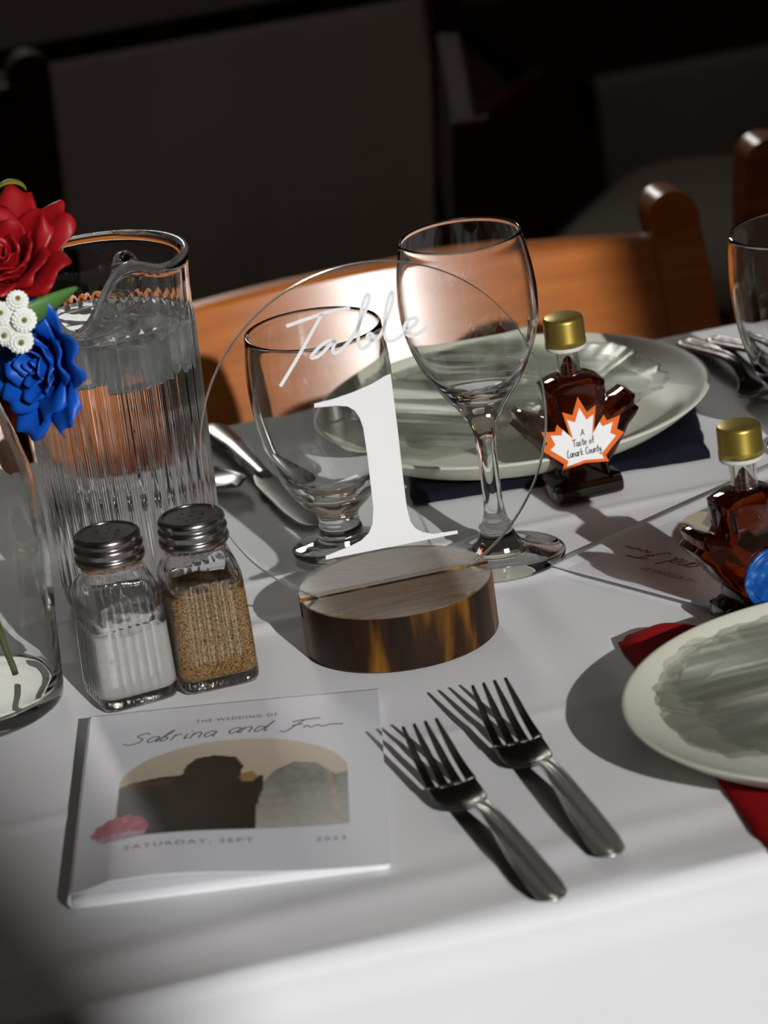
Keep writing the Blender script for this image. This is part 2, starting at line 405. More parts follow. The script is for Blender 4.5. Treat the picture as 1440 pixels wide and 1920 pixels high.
for st in ([(-0.0355, 0.1662), (-0.024, 0.1680), (-0.014, 0.1693), (-0.0040, 0.1690)],
           [(-0.0175, 0.1692), (-0.0230, 0.162), (-0.033, 0.149), (-0.0424, 0.1376)],
           [(-0.0130, 0.1537), (-0.0160, 0.1553), (-0.0205, 0.1535), (-0.0252, 0.1497), (-0.0252, 0.1484), (-0.0215, 0.1490), (-0.0160, 0.1530), (-0.0132, 0.1545), (-0.0150, 0.1505), (-0.0140, 0.1485), (-0.0105, 0.1500), (-0.004, 0.1555), (0.003, 0.166), (0.006, 0.1725), (0.0045, 0.1735), (0.0010, 0.166), (-0.0018, 0.156), (-0.0020, 0.1495), (0.0000, 0.1480), (0.0035, 0.1500), (0.0050, 0.1535), (0.0035, 0.1548), (0.0025, 0.1530),
            (0.0055, 0.1510), (0.0095, 0.1540), (0.0150, 0.1640), (0.0175, 0.1710), (0.0165, 0.1725), (0.0135, 0.1660), (0.0110, 0.1560), (0.0115, 0.1500), (0.0150, 0.1490), (0.0215, 0.1520), (0.0270, 0.1555), (0.0265, 0.1580), (0.0225, 0.1570), (0.0205, 0.1535), (0.0225, 0.1500), (0.0270, 0.1500), (0.0325, 0.1522)]):
    ribbon(lt, st, LW, f2, -DT-0.0004, -DT-0.0001, 10)
lo = obj('lettering', lt.mesh('lettering', M_VINYL, False), disc); lo['label'] = 'white handwritten word Table'

# ------------------------------------------------------------------ stemware
def prof_spline(pts, n=6):
    return [(p.x, p.y) for p in spline([(a, b, 0) for a, b in pts], n)]
def goblet_tall():
    out = prof_spline([(0.0335, 0.0012), (0.0325, 0.0028), (0.022, 0.0050), (0.0125, 0.0090), (0.0082, 0.0165), (0.0090, 0.0185), (0.0066, 0.0215), (0.0050, 0.031), (0.0050, 0.050), (0.0050, 0.0590),
                       (0.0062, 0.0700), (0.0105, 0.0800), (0.0150, 0.0865), (0.0193, 0.0922), (0.0250, 0.1016), (0.0302, 0.113), (0.0337, 0.125), (0.0348, 0.137), (0.0342, 0.150), (0.0322, 0.163), (0.0304, 0.1712)], 6)
    inn = prof_spline([(0.0302, 0.1722), (0.0293, 0.1712), (0.0310, 0.163), (0.0329, 0.150), (0.0334, 0.137), (0.0323, 0.125), (0.0287, 0.113), (0.0234, 0.1022), (0.0172, 0.0945), (0.0100, 0.0905), (0.0, 0.0892)], 6)
    return [(0, 0.0), (0.0330, 0.0)] + out + inn
def goblet_short():
    out = prof_spline([(0.0262, 0.0010), (0.0255, 0.0022), (0.0180, 0.0042), (0.0125, 0.0062), (0.0118, 0.0105), (0.0104, 0.0160), (0.0118, 0.0212), (0.0187, 0.0282), (0.0261, 0.0390), (0.0320, 0.0557), (0.0352, 0.0695),
                       (0.0370, 0.0900), (0.0366, 0.1060), (0.0352, 0.1190)], 6)
    inn = prof_spline([(0.0350, 0.1200), (0.0341, 0.1190), (0.0353, 0.1060), (0.0356, 0.0900), (0.0338, 0.0695), (0.0305, 0.0557), (0.0240, 0.0420), (0.0150, 0.0345), (0.0, 0.0320)], 6)
    return [(0, 0.0), (0.0258, 0.0)] + out + inn
def lathe_me(name, prof, mat, n=96): return MB().lathe(prof, n, cap0=False, cap1=False).mesh(name, mat, True)
g1 = tag(obj('water_goblet', lathe_me('water_goblet', goblet_tall(), M_GLASS), None, (0.0553, 1.8927, 0.0012)), 'tall stemmed clear goblet standing behind the round acrylic sign', 'goblet', 'clear table glasses')
gs = lathe_me('short_goblet', goblet_short(), M_GLASS)
g2 = tag(obj('water_glass', gs, None, (-0.0235, 1.9403, 0.0012)), 'short stemmed clear glass seen through the acrylic beside the numeral', 'glass', 'clear table glasses')
g3 = tag(obj('water_glass', gs, None, (0.2330, 2.0010, 0.0012)), 'clear glass cut by the right edge near the dark forks', 'glass', 'clear table glasses')

# ------------------------------------------------------------------ pitcher
pt = thing('water_pitcher', 'large fluted clear glass pitcher of iced water behind the shakers', 'pitcher', (-0.1263, 1.9161, 0.0014))
PH = 0.179; NF = 38; SPA = math.radians(-101)
def prad(z): return 0.0412+(0.0462-0.0412)*z/PH
def pring(z, off, fl, n=312, sp=0.0, dz=0.0):
    out = []
    for j in range(n):
        a = 2*PI*j/n; da = (a-SPA+PI) % (2*PI)-PI
        r = prad(z)+off+fl*(abs(math.cos(a*NF/2))**0.8-0.5)
        k = math.exp(-(da/0.26)**2); k2 = math.exp(-((abs(da)-0.62)/0.30)**2)
        r += sp*(0.013*k); zz = z+dz*(-0.019*k+0.0075*k2)
        out.append((r*math.cos(a), r*math.sin(a), zz))
    return out
pm = MB()
flz = lambda z: 0.0015*max(0, min(1, (z-0.006)/0.006))*max(0, min(1, (0.150-z)/0.006))
outer = [pring(0.0, -0.004, 0), pring(0.0008, -0.0012, 0), pring(0.004, 0.0, 0)]
for z in (0.008, 0.012, 0.05, 0.09, 0.13, 0.144, 0.147, 0.150): outer.append(pring(z, 0.0, flz(z)))
for z, o_, s_, d_ in ((0.154, 0.0002, 0.15, 0.1), (0.160, 0.0002, 0.4, 0.3), (0.166, 0.0005, 0.65, 0.55), (0.172, 0.001, 0.85, 0.8), (0.177, 0.0016, 1, 1), (0.179, 0.0008, 1, 1), (0.179, -0.0012, 1, 1), (0.177, -0.0024, 1, 1), (0.172, -0.0030, 0.85, 0.8), (0.166, -0.0034, 0.65, 0.55), (0.160, -0.0036, 0.4, 0.3), (0.15, -0.0038, 0.1, 0.1)):
    outer.append(pring(z, o_, 0, sp=s_, dz=d_))
WL = 0.146
outer.append(pring(WL+0.001, -0.0039, 0)); outer.append(pring(WL, -0.0042, 0))
pm.rings(outer, True, True, False)
pb_ = obj('glass_body', pm.mesh('glass_body', M_GLASS, True), pt)
hp = [Vector((0, 0.043, 0.150)), Vector((0, 0.062, 0.158)), Vector((0, 0.078, 0.145)), Vector((0, 0.080, 0.115)), Vector((0, 0.072, 0.080)), Vector((0, 0.055, 0.052)), Vector((0, 0.0425, 0.044))]
hr = Matrix.Rotation(SPA+PI-PI/2, 4, 'Z')
obj('handle', MB().tube([hr @ q for q in spline(hp, 6)], 0.006, 14).mesh('handle', M_GLASS), pt)
wm = MB(); c0 = pring(WL, -0.0042, 0)          # the water meets the glass wall, only its top is a surface of its own
wm.rings([c0]+[[(x*f, y*f, WL-0.0006+0.0003*noise.noise(Vector((x*f*90, y*f*90, 2)))) for x, y, z in c0] for f in (0.96, 0.8, 0.6, 0.4, 0.2, 0.02)], True, False, True)
me = wm.mesh('water', M_WATER, True, False)
if me.polygons[0].normal.z < 0: me.flip_normals()
obj('water', me, pt)
ice = None; rr = random.Random(3)
def ice_me():
    b = MB(); s = 0.0115
    b.box((-s, -s, -s), (s, s, s)); return b.mesh('ice_cube', M_ICE, False)
icem = ice_me()
for k, (x, y, z, a) in enumerate(((-0.017, -0.023, 0.134, 0.3), (0.013, -0.025, 0.131, 1.1), (0.000, -0.001, 0.135, 0.7), (0.028, -0.004, 0.133, 0.2), (-0.027, 0.004, 0.132, 1.3), (-0.008, 0.024, 0.133, 0.5), (0.019, 0.021, 0.132, 0.9))):
    i_ = obj('ice_cube', icem, None, (-0.1263+x, 1.9161+y, z), (rr.uniform(-.4, .4), rr.uniform(-.4, .4), a)); bevel(i_, 0.0025, 2)
    tag(i_, 'clear ice cube floating in the top of the water pitcher', 'ice cube', 'ice cubes in the pitcher')

# ------------------------------------------------------------------ shakers
def sq_ring(z, hw, rc, rib=0.0, n=160, nr=6):
    out = []
    for j in range(n):
        a = 2*PI*j/n; ca, sa = math.cos(a), math.sin(a)
        e = rc; r = (abs(ca)**e+abs(sa)**e)**(-1/e)
        x, y = r*ca*hw, r*sa*hw
        t = (y if abs(ca) > abs(sa) else x)/hw
        g = -rib*(abs(math.sin((t/0.70)*PI*nr/2))**0.6)*0+rib*(-(1-abs(math.sin((t/0.70+1)*PI*nr/2))**0.7)) if abs(t) < 0.70 else 0
        if abs(ca) > abs(sa): x += g*(1 if ca > 0 else -1)
        else: y += g*(1 if sa > 0 else -1)
        out.append((x, y, z))
    return out
def shaker(name, label, loc, rz, mat, fillname, top, fl):
    t = thing(name, label, 'shaker', loc, rz)
    R_ = []
    for z, hw, rc, rib in ((0, 0.0165, 6, 0), (0.0006, 0.0185, 6, 0), (0.003, 0.0195, 6, 0), (0.006, 0.0196, 6, 0.0003), (0.008, 0.0196, 6, 0.0005), (0.03, 0.0192, 6, 0.0005), (0.052, 0.0186, 6, 0.0005), (0.0545, 0.0184, 6, 0.0004), (0.0565, 0.0181, 5.5, 0), (0.060, 0.0172, 4, 0), (0.0632, 0.0160, 2.6, 0), (0.066, 0.0150, 2.1, 0), (0.070, 0.0146, 2, 0), (0.074, 0.0146, 2, 0)):
        R_.append(sq_ring(z, hw, rc, rib))
    cav = MB(); tz = fl+0.0012
    Q = [sq_ring(tz, 0.0170-(tz-0.009)*0.011, 6)]
    Q += [sq_ring(z, hw, rc) for z, hw, rc in ((0.0545, 0.0166, 6), (0.060, 0.0154, 4), (0.0632, 0.0143, 2.6), (0.066, 0.0133, 2), (0.0735, 0.0130, 2))]
    cav.rings(Q, True, True, True)
    b = obj('glass_body', MB().rings(R_, True, True, True).mesh('glass_body', M_GLASS, True, True, cav), t)
    F = [sq_ring(0.0056, 0.0120, 6), sq_ring(0.0062, 0.0163, 6), sq_ring(0.009, 0.01755, 6)]
    F += [sq_ring(z, 0.01755-(z-0.009)*0.011, 6, 0.0012) for z in (0.02, fl*0.7, fl)]
    f = MB().rings(F, True, True, False)
    o = F[-1]; cx = [(x*0.97, y*0.97, z+0.0014+0.001*math.sin(j*0.2)) for j, (x, y, z) in enumerate(o)]
    f.rings([o, cx], True, False, True)
    obj(fillname, f.mesh(fillname, mat, True), t)
    lid = prof_spline([(0.0166, 0.0), (0.0170, 0.0012), (0.0168, 0.0030), (0.0160, 0.0040), (0.0163, 0.0052), (0.0168, 0.0072), (0.0160, 0.0086), (0.0156, 0.0094), (0.0162, 0.0108), (0.0158, 0.0128), (0.0146, 0.0138), (0.0136, 0.0136), (0.0128, 0.0130), (0.006, 0.0128), (0.0, 0.0128)], 4)
    l = obj('lid', MB().lathe([(0.0152, 0.0)]+lid, 64, cap0=False).mesh('lid', M_LID), t, (0, 0, 0.0702)); solid(l, 0.0003, -1)
    h = MB()
    for k in range(7):
        a = 2*PI*k/6; r = 0 if k == 6 else 0.006
        h.add([(r*math.cos(a)+0.0007*math.cos(q*PI/4), r*math.sin(a)+0.0007*math.sin(q*PI/4), 0.0830+0.00015) for q in range(8)], [tuple(range(8))])
    ho = obj('pour_holes', h.mesh('pour_holes', M_INK, False), l, (0, 0, -0.0702))
    return t
shaker('salt_shaker', 'square glass salt shaker with white salt and steel screw lid', (-0.1318, 1.7800, 0.0008), math.radians(20), M_SALT, 'salt', 0, 0.036)
shaker('pepper_shaker', 'square glass pepper shaker with brown ground pepper and steel lid', (-0.0915, 1.7880, 0.0008), math.radians(13), M_PEPPER, 'pepper', 0, 0.046)

# ------------------------------------------------------------------ plates
def plate_prof():
    o = prof_spline([(a, b*0.82) for a, b in [(0.0640, 0.0), (0.0660, 0.0004), (0.0700, 0.0020), (0.086, 0.0060), (0.0985, 0.0140), (0.1075, 0.0220), (0.1096, 0.0243), (0.1086, 0.0254), (0.1064, 0.0246), (0.0975, 0.0172), (0.085, 0.0095), (0.074, 0.0066), (0.062, 0.0060), (0.0, 0.0066)]], 6)
    return [(0, 0.0008), (0.0610, 0.0008)] + o
def flower_pt(u, v, th):
    # u radial 0..1, v angle 0..1
    a = 2*PI*v; NP = 6
    ph = (a*NP/(2*PI)) % 1.0
    over = 0.5-abs(ph-0.5)                      # distance to a petal joint
    lobe = (math.sin(PI*ph))**0.45
    rmax = 0.0765+0.0095*lobe+(0.0012*math.sin(a*23)+0.0008*math.sin(a*41))*u**10
    r = 0.003+(rmax-0.003)*u
    z = 0.0035+0.0112*u**1.7+0.0042*max(0, u-0.72)/0.28*(0.55+0.45*math.sin(a*NP+1))
    z += 0.0014*u*(1-ph)*min(1, over*8)          # each petal overlaps the next
    z += 0.000026*u*math.sin(a*230+3*math.sin(u*7)+ph*5)
    z += 0.0009*math.sin(u*30)*max(0, 0.35-u)*2.5
    z += 0.0016*(math.exp(-((u-0.16)/0.05)**2)-1*math.exp(-((u-0.07)/0.04)**2))
    return (r*math.cos(a), r*math.sin(a), z+th)
def flower_plate_me():
    nu, nv = 34, 1500; mb = MB(); top = []; bot = []
    for i in range(nu):
        top.append([flower_pt(i/(nu-1), j/nv, 0.0016) for j in range(nv)])
        bot.append([flower_pt(i/(nu-1), j/nv, -0.0012) for j in range(nv)])
    mb.rings(bot[::-1]+top, True, True, True); return mb.mesh('flower_plate', M_FLOWERGLASS, True)
pme = lathe_me('dinner_plate', plate_prof(), M_CERAMIC, 128); fme = flower_plate_me()
P1 = Vector((0.0770, 2.0709, 0.0012)); P2 = Vector((0.2017, 1.6182, 0.0012))
for P, la, lb, rz, dz in ((P1, 'round cream ceramic plate behind the goblet near the chair', 'pressed glass flower plate on the far cream plate', 0.4, 0.0046), (P2, 'round cream ceramic plate cut by the right edge on a red napkin', 'pressed glass flower plate on the near right cream plate', 1.25, 0.0046)):
    tag(obj('dinner_plate', pme, None, P+Vector((0, 0, dz))), la, 'plate', 'cream dinner plates')
    tag(obj('flower_plate', fme, None, P+Vector((0, 0, dz+0.0062)), (0, 0, rz)), lb, 'plate', 'glass flower plates')

# ------------------------------------------------------------------ napkins
def napkin(name, label, mat, poly, z0, hfn, nu=50, nv=50):
    # poly: four corners in order; bilinear sheet with soft folds, closed underside
    A, B, Cc, D = [Vector((*p, 0)) for p in poly]
    ctr = (A+B+Cc+D)/4
    def top(u, v):
        p = (A*(1-u)+B*u)*(1-v)+(D*(1-u)+Cc*u)*v
        e = min(u, 1-u, v, 1-v); h = hfn(u, v)
        p = p + Vector((0.0015*noise.noise(p*70), 0.0015*noise.noise(p*70+Vector((5, 0, 0))), 0))
        return (p.x, p.y, z0+h*min(1, (e*18)**0.5+0.12))
    def layer(lo, hi):
        mb = MB(); mb.grid(top, nu, nv)
        k = len(mb.v); mb.add([(x, y, z0*0+0.0012) for x, y, z in mb.v[:k]], [])
        b = []
        for i in range(nu): b.append(i)
        for j in range(1, nv): b.append(j*nu+nu-1)
        for i in range(nu-2, -1, -1): b.append((nv-1)*nu+i)
        for j in range(nv-2, 0, -1): b.append(j*nu)
        for q in range(len(b)):
            a_, c_ = b[q], b[(q+1) % len(b)]; mb.f.append((a_, c_, c_+k, a_+k)); mb.mi.append(0)
        mb.f.append(tuple(q+k for q in b)); mb.mi.append(0)
        return mb.mesh(name, mat, True)
    return tag(obj(name, autosmooth(layer(0, 1), 60)), label, 'napkin', 'folded cloth napkins')
napkin('red_napkin', 'folded dark red cloth napkin under the near right plate', M_RED, [(0.1400, 1.5080), (0.2700, 1.5000), (0.2600, 1.7500), (0.1020, 1.7580)], 0.0014,
       lambda u, v: 0.0034+0.0008*math.sin(u*9)+0.011*max(0, (v-0.86)/0.14)*math.exp(-((u-0.14)/0.13)**2))
napkin('navy_napkin', 'folded dark navy cloth napkin under the far plate', M_NAVY, [(0.0150, 1.9900), (0.1760, 2.0000), (0.1780, 2.1000), (0.0180, 2.1050)], 0.0014,
       lambda u, v: 0.0034+0.0009*math.sin(u*14+v*3)+0.0075*max(0, (u-0.62)/0.38)*math.exp(-((v-0.25)/0.35)**2)+0.004*math.exp(-((u-0.3)/0.1)**2)*math.exp(-(v/0.15)**2))

# ------------------------------------------------------------------ forks
ZT = [(0, 0.0220), (0.012, 0.0158), (0.026, 0.0090), (0.040, 0.0040), (0.050, 0.0018), (0.058, 0.0026), (0.066, 0.0068), (0.078, 0.0112), (0.092, 0.0118), (0.115, 0.0088), (0.14, 0.0052), (0.158, 0.0028), (0.165, 0.0024)]
def fork(label, loc, rz, group, steel, hmat):
    t = thing('fork', label, 'fork', loc, rz, group)
    mb = MB()
    hw = lambda s: interp([(0, 0.0098), (0.03, 0.0108), (0.046, 0.0114), (0.053, 0.0104), (0.058, 0.0075), (0.063, 0.0046), (0.066, 0.0036)], s)
    cup = lambda s: 0.0022*max(0, min(1, (s-0.020)/0.03))*max(0, min(1, (0.066-s)/0.012))
    def P(s, x): return (x*hw(s), -s, sinterp(ZT, s)+cup(s)*x*x)
    root = 0.037
    for k in range(4):
        c = -0.84+0.56*k
        def tine(u, v, c=c):
            s = root*v; half = interp([(0, 0.07), (0.35, 0.15), (1, 0.205)], v); cc = c*(0.96+0.04*v)
            return P(s, cc+(u-0.5)*2*half)
        mb.grid(tine, 4, 14)
    xs = []
    for k in range(4): c = -0.84+0.56*k; xs += [c-0.205, c, c+0.205]
    xs = [-1.0]+xs[1:-1]+[1.0]
    ss = [root, 0.0385, 0.041, 0.044, 0.047, 0.050, 0.053, 0.0555, 0.058, 0.0605, 0.063, 0.066]
    vs = [P(s, x) for s in ss for x in xs]; nx = len(xs)
    mb.add(vs, [(i*nx+j, i*nx+j+1, (i+1)*nx+j+1, (i+1)*nx+j) for i in range(len(ss)-1) for j in range(nx-1)])
    h = obj('tines', autosmooth(mb.mesh('tines', steel, True, False), 50), t); solid(h, 0.0014, 0); bevel(h, 0.0003, 2, 60)
    rs = []
    for i in range(60):
        q = i/59; s = 0.0635+(0.165-0.0635)*q
        wv = interp([(0, 0.0036), (0.10, 0.0031), (0.25, 0.0040), (0.6, 0.0066), (0.85, 0.0076), (0.95, 0.0066), (0.985, 0.0040), (1, 0.0010)], q)
        tk = interp([(0, 0.0009), (0.15, 0.0017), (0.7, 0.0015), (1, 0.0008)], q)
        r = []
        for j in range(48):
            a = 2*PI*j/48; x = wv*math.cos(a); z = tk*math.sin(a)
            if math.sin(a) > 0:
                gz = math.sin((x/0.0066)*7.5-q*7.0)*min(1, q*7)*min(1, (1-q)*14+0.1)
                z += 0.00100*gz*math.sin(a)**0.5
            r.append((x, -s, sinterp(ZT, s)+z))
        rs.append(r)
    obj('handle', MB().rings(rs, True, True, True).mesh('handle', hmat, True), t)
    return t
def dirz(a, b): # local -y runs from tip a to end b
    d = Vector((b[0]-a[0], b[1]-a[1], 0)); return math.atan2(d.x, -d.y)
T1, E1 = (0.0029, 1.6441), (0.0490, 1.4859); T2, E2 = (0.0368, 1.6805), (0.0775, 1.5159)
fk = fork('silver fork with patterned handle, the one nearer the booklet', (*T1, 0.0012), dirz(T1, E1), 'forks in front of the wood sign base', M_DARKREFL, M_STEEL)
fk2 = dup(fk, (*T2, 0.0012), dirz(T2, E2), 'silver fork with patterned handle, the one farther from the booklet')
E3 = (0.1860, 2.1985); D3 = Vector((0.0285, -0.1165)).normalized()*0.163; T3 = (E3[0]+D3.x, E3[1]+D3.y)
fk3 = fork('dark fork beside the far plate, the one closer to the plate', (*T3, 0.0012), dirz(T3, E3), 'dark forks at the far right', M_DARKREFL, M_DARKREFL)
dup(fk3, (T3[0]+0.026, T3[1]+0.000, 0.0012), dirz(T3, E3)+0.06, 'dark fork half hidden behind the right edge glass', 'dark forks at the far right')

# knife and spoon at the far setting
kn = thing('table_knife', 'steel table knife with painted dark reflections lying behind the short glass', 'knife', (-0.0350, 1.9690, 0.0012), dirz((-0.0350, 1.9690), (-0.0880, 2.1480)))
kb = []
for i in range(26):
    q = i/25; s = q*0.098; wd = interp([(0, 0.001), (0.03, 0.0045), (0.10, 0.0075), (0.3, 0.0092), (0.85, 0.0088), (1, 0.0055)], q)
    kb.append([(-wd*0.9, -s, 0.0024), (0.0*wd, -s, 0.0040), (wd, -s, 0.0038), (wd, -s, 0.0020), (0, -s, 0.0012)])
obj('blade', autosmooth(MB().rings(kb, True, True, True).mesh('blade', M_DARKREFL, True), 40), kn)
rs = []
for i in range(30):
    q = i/29; s = 0.094+q*0.102; wv = interp([(0, 0.0042), (0.2, 0.0050), (0.7, 0.0078), (0.93, 0.0080), (1, 0.003)], q); tk = interp([(0, 0.0022), (0.6, 0.0034), (1, 0.002)], q)
    rs.append([(wv*math.cos(2*PI*j/24), -s, 0.0036+tk*math.sin(2*PI*j/24)) for j in range(24)])
obj('handle', MB().rings(rs, True, True, True).mesh('handle', M_DARKREFL, True), kn)
spn = thing('spoon', 'steel spoon with painted dark reflections partly behind the fluted water pitcher', 'spoon', (-0.0765, 2.0410, 0.0012), dirz((-0.0765, 2.0410), (-0.1380, 2.1300)))
def bowl(u, v):
    s = v*0.050; hw = 0.0165*math.sin(PI*min(1, 0.02+0.96*v))**0.55*(1-0.25*v); x = (u-0.5)*2
    return (x*hw, -s, 0.0028+0.006*(x*x*0.6+(2*v-1)**2*0.8)*0.7)
o_ = obj('bowl', MB().grid(bowl, 17, 21).mesh('bowl', M_DARKREFL, True, False), spn); solid(o_, 0.0012, 0)
rs = []
for i in range(30):
    q = i/29; s = 0.047+q*0.068; wv = interp([(0, 0.0045), (0.15, 0.003), (0.7, 0.0062), (1, 0.0045)], q)
    rs.append([(wv*math.cos(2*PI*j/20), -s, interp([(0, 0.0062), (0.25, 0.010), (1, 0.0026)], q)+0.0013*math.sin(2*PI*j/20)) for j in range(20)])
obj('handle', MB().rings(rs, True, True, True).mesh('handle', M_DARKREFL, True), spn)

# ------------------------------------------------------------------ maple syrup bottles
HALF = [(0.0180, 0.0), (0.0192, 0.0015), (0.0192, 0.0085), (0.0178, 0.0105), (0.0135, 0.0125), (0.0130, 0.0165), (0.0170, 0.0205), (0.0235, 0.0300), (0.0262, 0.0345), (0.0310, 0.0390), (0.0330, 0.0425), (0.0304, 0.0448), (0.0318, 0.0498), (0.0285, 0.0514), (0.0235, 0.0490), (0.0205, 0.0478), (0.0165, 0.0450),
        (0.0150, 0.0475), (0.0158, 0.0570), (0.0160, 0.0615), (0.0120, 0.0635), (0.0068, 0.0650)]
def leafb_ring(inset, top=None):
    pts = [(x, z) for x, z in HALF]
    return pts
def bottle(label, loc, rz, face):
    t = thing('syrup_bottle', label, 'bottle', loc, rz, 'maple syrup bottles')
    def body(ins, y):   # outline polygon inset by ins
        P = [(x, z) for x, z in HALF]
        poly = [(x, z) for x, z in P]+[(-x, z) for x, z in P[::-1]]
        n = len(poly); out = []
        for i in range(n):
            a, b, c = Vector((*poly[i-1], 0)), Vector((*poly[i], 0)), Vector((*poly[(i+1) % n], 0))
            d1 = (b-a).normalized(); d2 = (c-b).normalized(); nn = Vector((-d1.y-d2.y, d1.x+d2.x, 0))
            nn = nn.normalized() if nn.length > 1e-6 else Vector((0, 1, 0))
            q = b+nn*ins; out.append((q.x, y, q.y))
        return out
    mb = MB()
    hd = 0.0125
    mb.rings([body(0.0030, -hd), body(0.0012, -hd+0.0012), body(0.0, -hd+0.0035), body(0.0, hd-0.0035), body(0.0012, hd-0.0012), body(0.0030, hd)], True, True, True)
    # pedestal a little deeper than the leaf
    o = obj('glass_body', mb.mesh('glass_body', M_SYRUP, True), t); bevel(o, 0.0012, 2, 30)
    bs = obj('base', MB().box((-0.0190, -0.0150, 0.0), (0.0190, 0.0150, 0.0098)).mesh('base', M_FOOTCAUSTIC, False), t); bevel(bs, 0.003, 3); bs['label'] = 'clear glass foot tinted like its orange caustic'
    nk = prof_spline([(0.0066, 0.0640), (0.0064, 0.070), (0.0064, 0.084), (0.0050, 0.0842), (0.0048, 0.0838), (0.0048, 0.0700), (0.0046, 0.0665), (0.0, 0.0655)], 4)
    obj('neck', MB().lathe([(0.0, 0.0636)]+nk, 40, cap0=False, cap1=False).mesh('neck', M_BOTGLASS, True), t)
    sy = prof_spline([(0.0, 0.0660), (0.0040, 0.0668), (0.0045, 0.0695), (0.0036, 0.0710), (0.0018, 0.0745), (0.0, 0.0760)], 4)
    obj('syrup', MB().lathe(sy, 24, cap0=False, cap1=False).mesh('syrup', M_SYRUP, True), t)
    obj('collar', MB().lathe([(0.0066, 0.0800), (0.0104, 0.0800), (0.0108, 0.0806), (0.0108, 0.0822), (0.0066, 0.0824)], 48).mesh('collar', M_COLLAR, False), t)
    cp_ = []
    prof = [(0.0104, 0.0822), (0.0109, 0.0826), (0.0107, 0.0842), (0.0109, 0.0846), (0.0107, 0.0852), (0.0106, 0.0955), (0.0102, 0.0968), (0.0090, 0.0974), (0.0, 0.0973)]
    c_ = obj('cap', MB().lathe([(0.0, 0.0842), (0.009, 0.0842)]+prof, 64, cap0=False, cap1=False).mesh('cap', M_GOLD, True), t); c_['label'] = 'gold screw cap'
    return t, hd
# maple leaf outline (unit: half width ~1), tip up
LEAFH = [(0, 1.0), (0.175, 0.60), (0.40, 0.72), (0.285, 0.12), (0.56, 0.46), (0.62, 0.30), (0.94, 0.36), (0.83, 0.06), (0.99, -0.06), (0.50, -0.50), (0.56, -0.66), (0.04, -0.58)]
LEAF = LEAFH+[(-x, y) for x, y in LEAFH[:0:-1]]
b1, hd = bottle('maple leaf syrup bottle with gold cap and orange leaf label', (0.1055, 1.9765, 0.0010), math.radians(14), 1)
lab = lambda x, z, y: (x-0.0010, y, z+0.0335)
k = 0.0232
ob = obj('leaf_label', MB().prism([(x*k, y*k) for x, y in LEAF], -hd-0.0007, -hd-0.0003, 0, lab).mesh('leaf_label', M_ORANGE, False), b1); ob['label'] = 'orange maple leaf label'
ow = obj('leaf_label_white', MB().prism([(x*k*0.79, y*k*0.79-0.0010) for x, y in LEAF], -hd-0.0011, -hd-0.0008, 0, lab).mesh('leaf_label_white', M_LWHITE, False), ob)
ow.name = 'label_panel'; ow['label'] = 'white leaf panel with the words A Taste of Lanark County'
# upright stroke letters for the label (unit box: x width, y height)
G = {'A': ([(0, 0), (.25, .6), (.35, 1), (.45, .6), (.6, 0)], [(.1, .35), (.52, .4)]), 'T': ([(.3, 0), (.3, 1)], [(0, .9), (.3, 1), (.65, .95)]), 'a': ([(.42, .5), (.2, .55), (.05, .25), (.2, 0), (.42, .3), (.44, .5), (.44, .05), (.52, 0)],),
     's': ([(.36, .46), (.2, .55), (.08, .4), (.3, .2), (.2, 0), (.03, .06)],), 't': ([(.18, .95), (.18, .1), (.32, 0)], [(0, .6), (.38, .64)]), 'e': ([(.05, .28), (.38, .32), (.3, .52), (.12, .48), (.05, .2), (.2, 0), (.4, .08)],),
     'o': ([(.22, .55), (.05, .3), (.2, 0), (.4, .28), (.22, .55)],), 'f': ([(.38, .92), (.25, 1), (.18, .8), (.18, 0)], [(0, .55), (.36, .6)]), 'L': ([(.2, 1), (.08, .5), (.1, 0), (.5, .05)], [(.2, 1), (.36, .98)]), 'n': ([(.05, .55), (.05, 0)], [(.05, .35), (.2, .55), (.36, .45), (.38, .0)]),
     'r': ([(.05, .55), (.05, 0)], [(.05, .35), (.18, .55), (.32, .5)]), 'k': ([(.05, 1), (.05, 0)], [(.36, .55), (.06, .25), (.38, 0)]), 'C': ([(.48, .85), (.3, 1), (.08, .6), (.1, .15), (.3, 0), (.5, .12)],), 'u': ([(.05, .55), (.06, .1), (.22, 0), (.38, .2), (.38, .55), (.4, 0)],), 'y': ([(.05, .55), (.1, .2), (.25, .1), (.38, .5)], [(.4, .55), (.38, -.1), (.22, -.4), (.05, -.25)]), ' ': (),
     'S': ([(.62, .85), (.5, 1), (.25, .9), (.22, .7), (.5, .45), (.5, .15), (.2, -.05), (-.15, .1)],), 'b': ([(.0, .1), (.2, .6), (.32, 1), (.22, .95), (.1, .4), (.12, .02), (.3, .1), (.3, .35), (.2, .35)],), 'i': ([(.05, .5), (.06, .05), (.2, .1)], [(.1, .75), (.12, .78)]), 'd': ([(.36, .45), (.15, .5), (.05, .15), (.22, 0), (.42, .4), (.55, 1), (.45, .3), (.5, 0), (.6, .08)],),
     'F': ([(.55, 1), (.35, .5), (.15, -.05), (-.1, 0)], [(.1, .85), (.55, 1), (1.1, 1.02)], [(.2, .5), (.6, .55)]), 'c': ([(.36, .45), (.2, .55), (.05, .25), (.2, 0), (.4, .1)],), 'E': ([(.5, 1), (.08, 1), (.08, 0), (.52, 0)], [(.08, .52), (.42, .52)]), 'N': ([(.05, 0), (.05, 1)], [(.05, 1), (.5, 0)], [(.5, 0), (.5, 1)])}
GW = {'A': .68, 'T': .6, ' ': .35, 'C': .56, 'L': .5, 'S': .75, 'F': .8, 'd': .64, 'i': .26, 'f': .36, 't': .36, 'E': .62, 'N': .6}
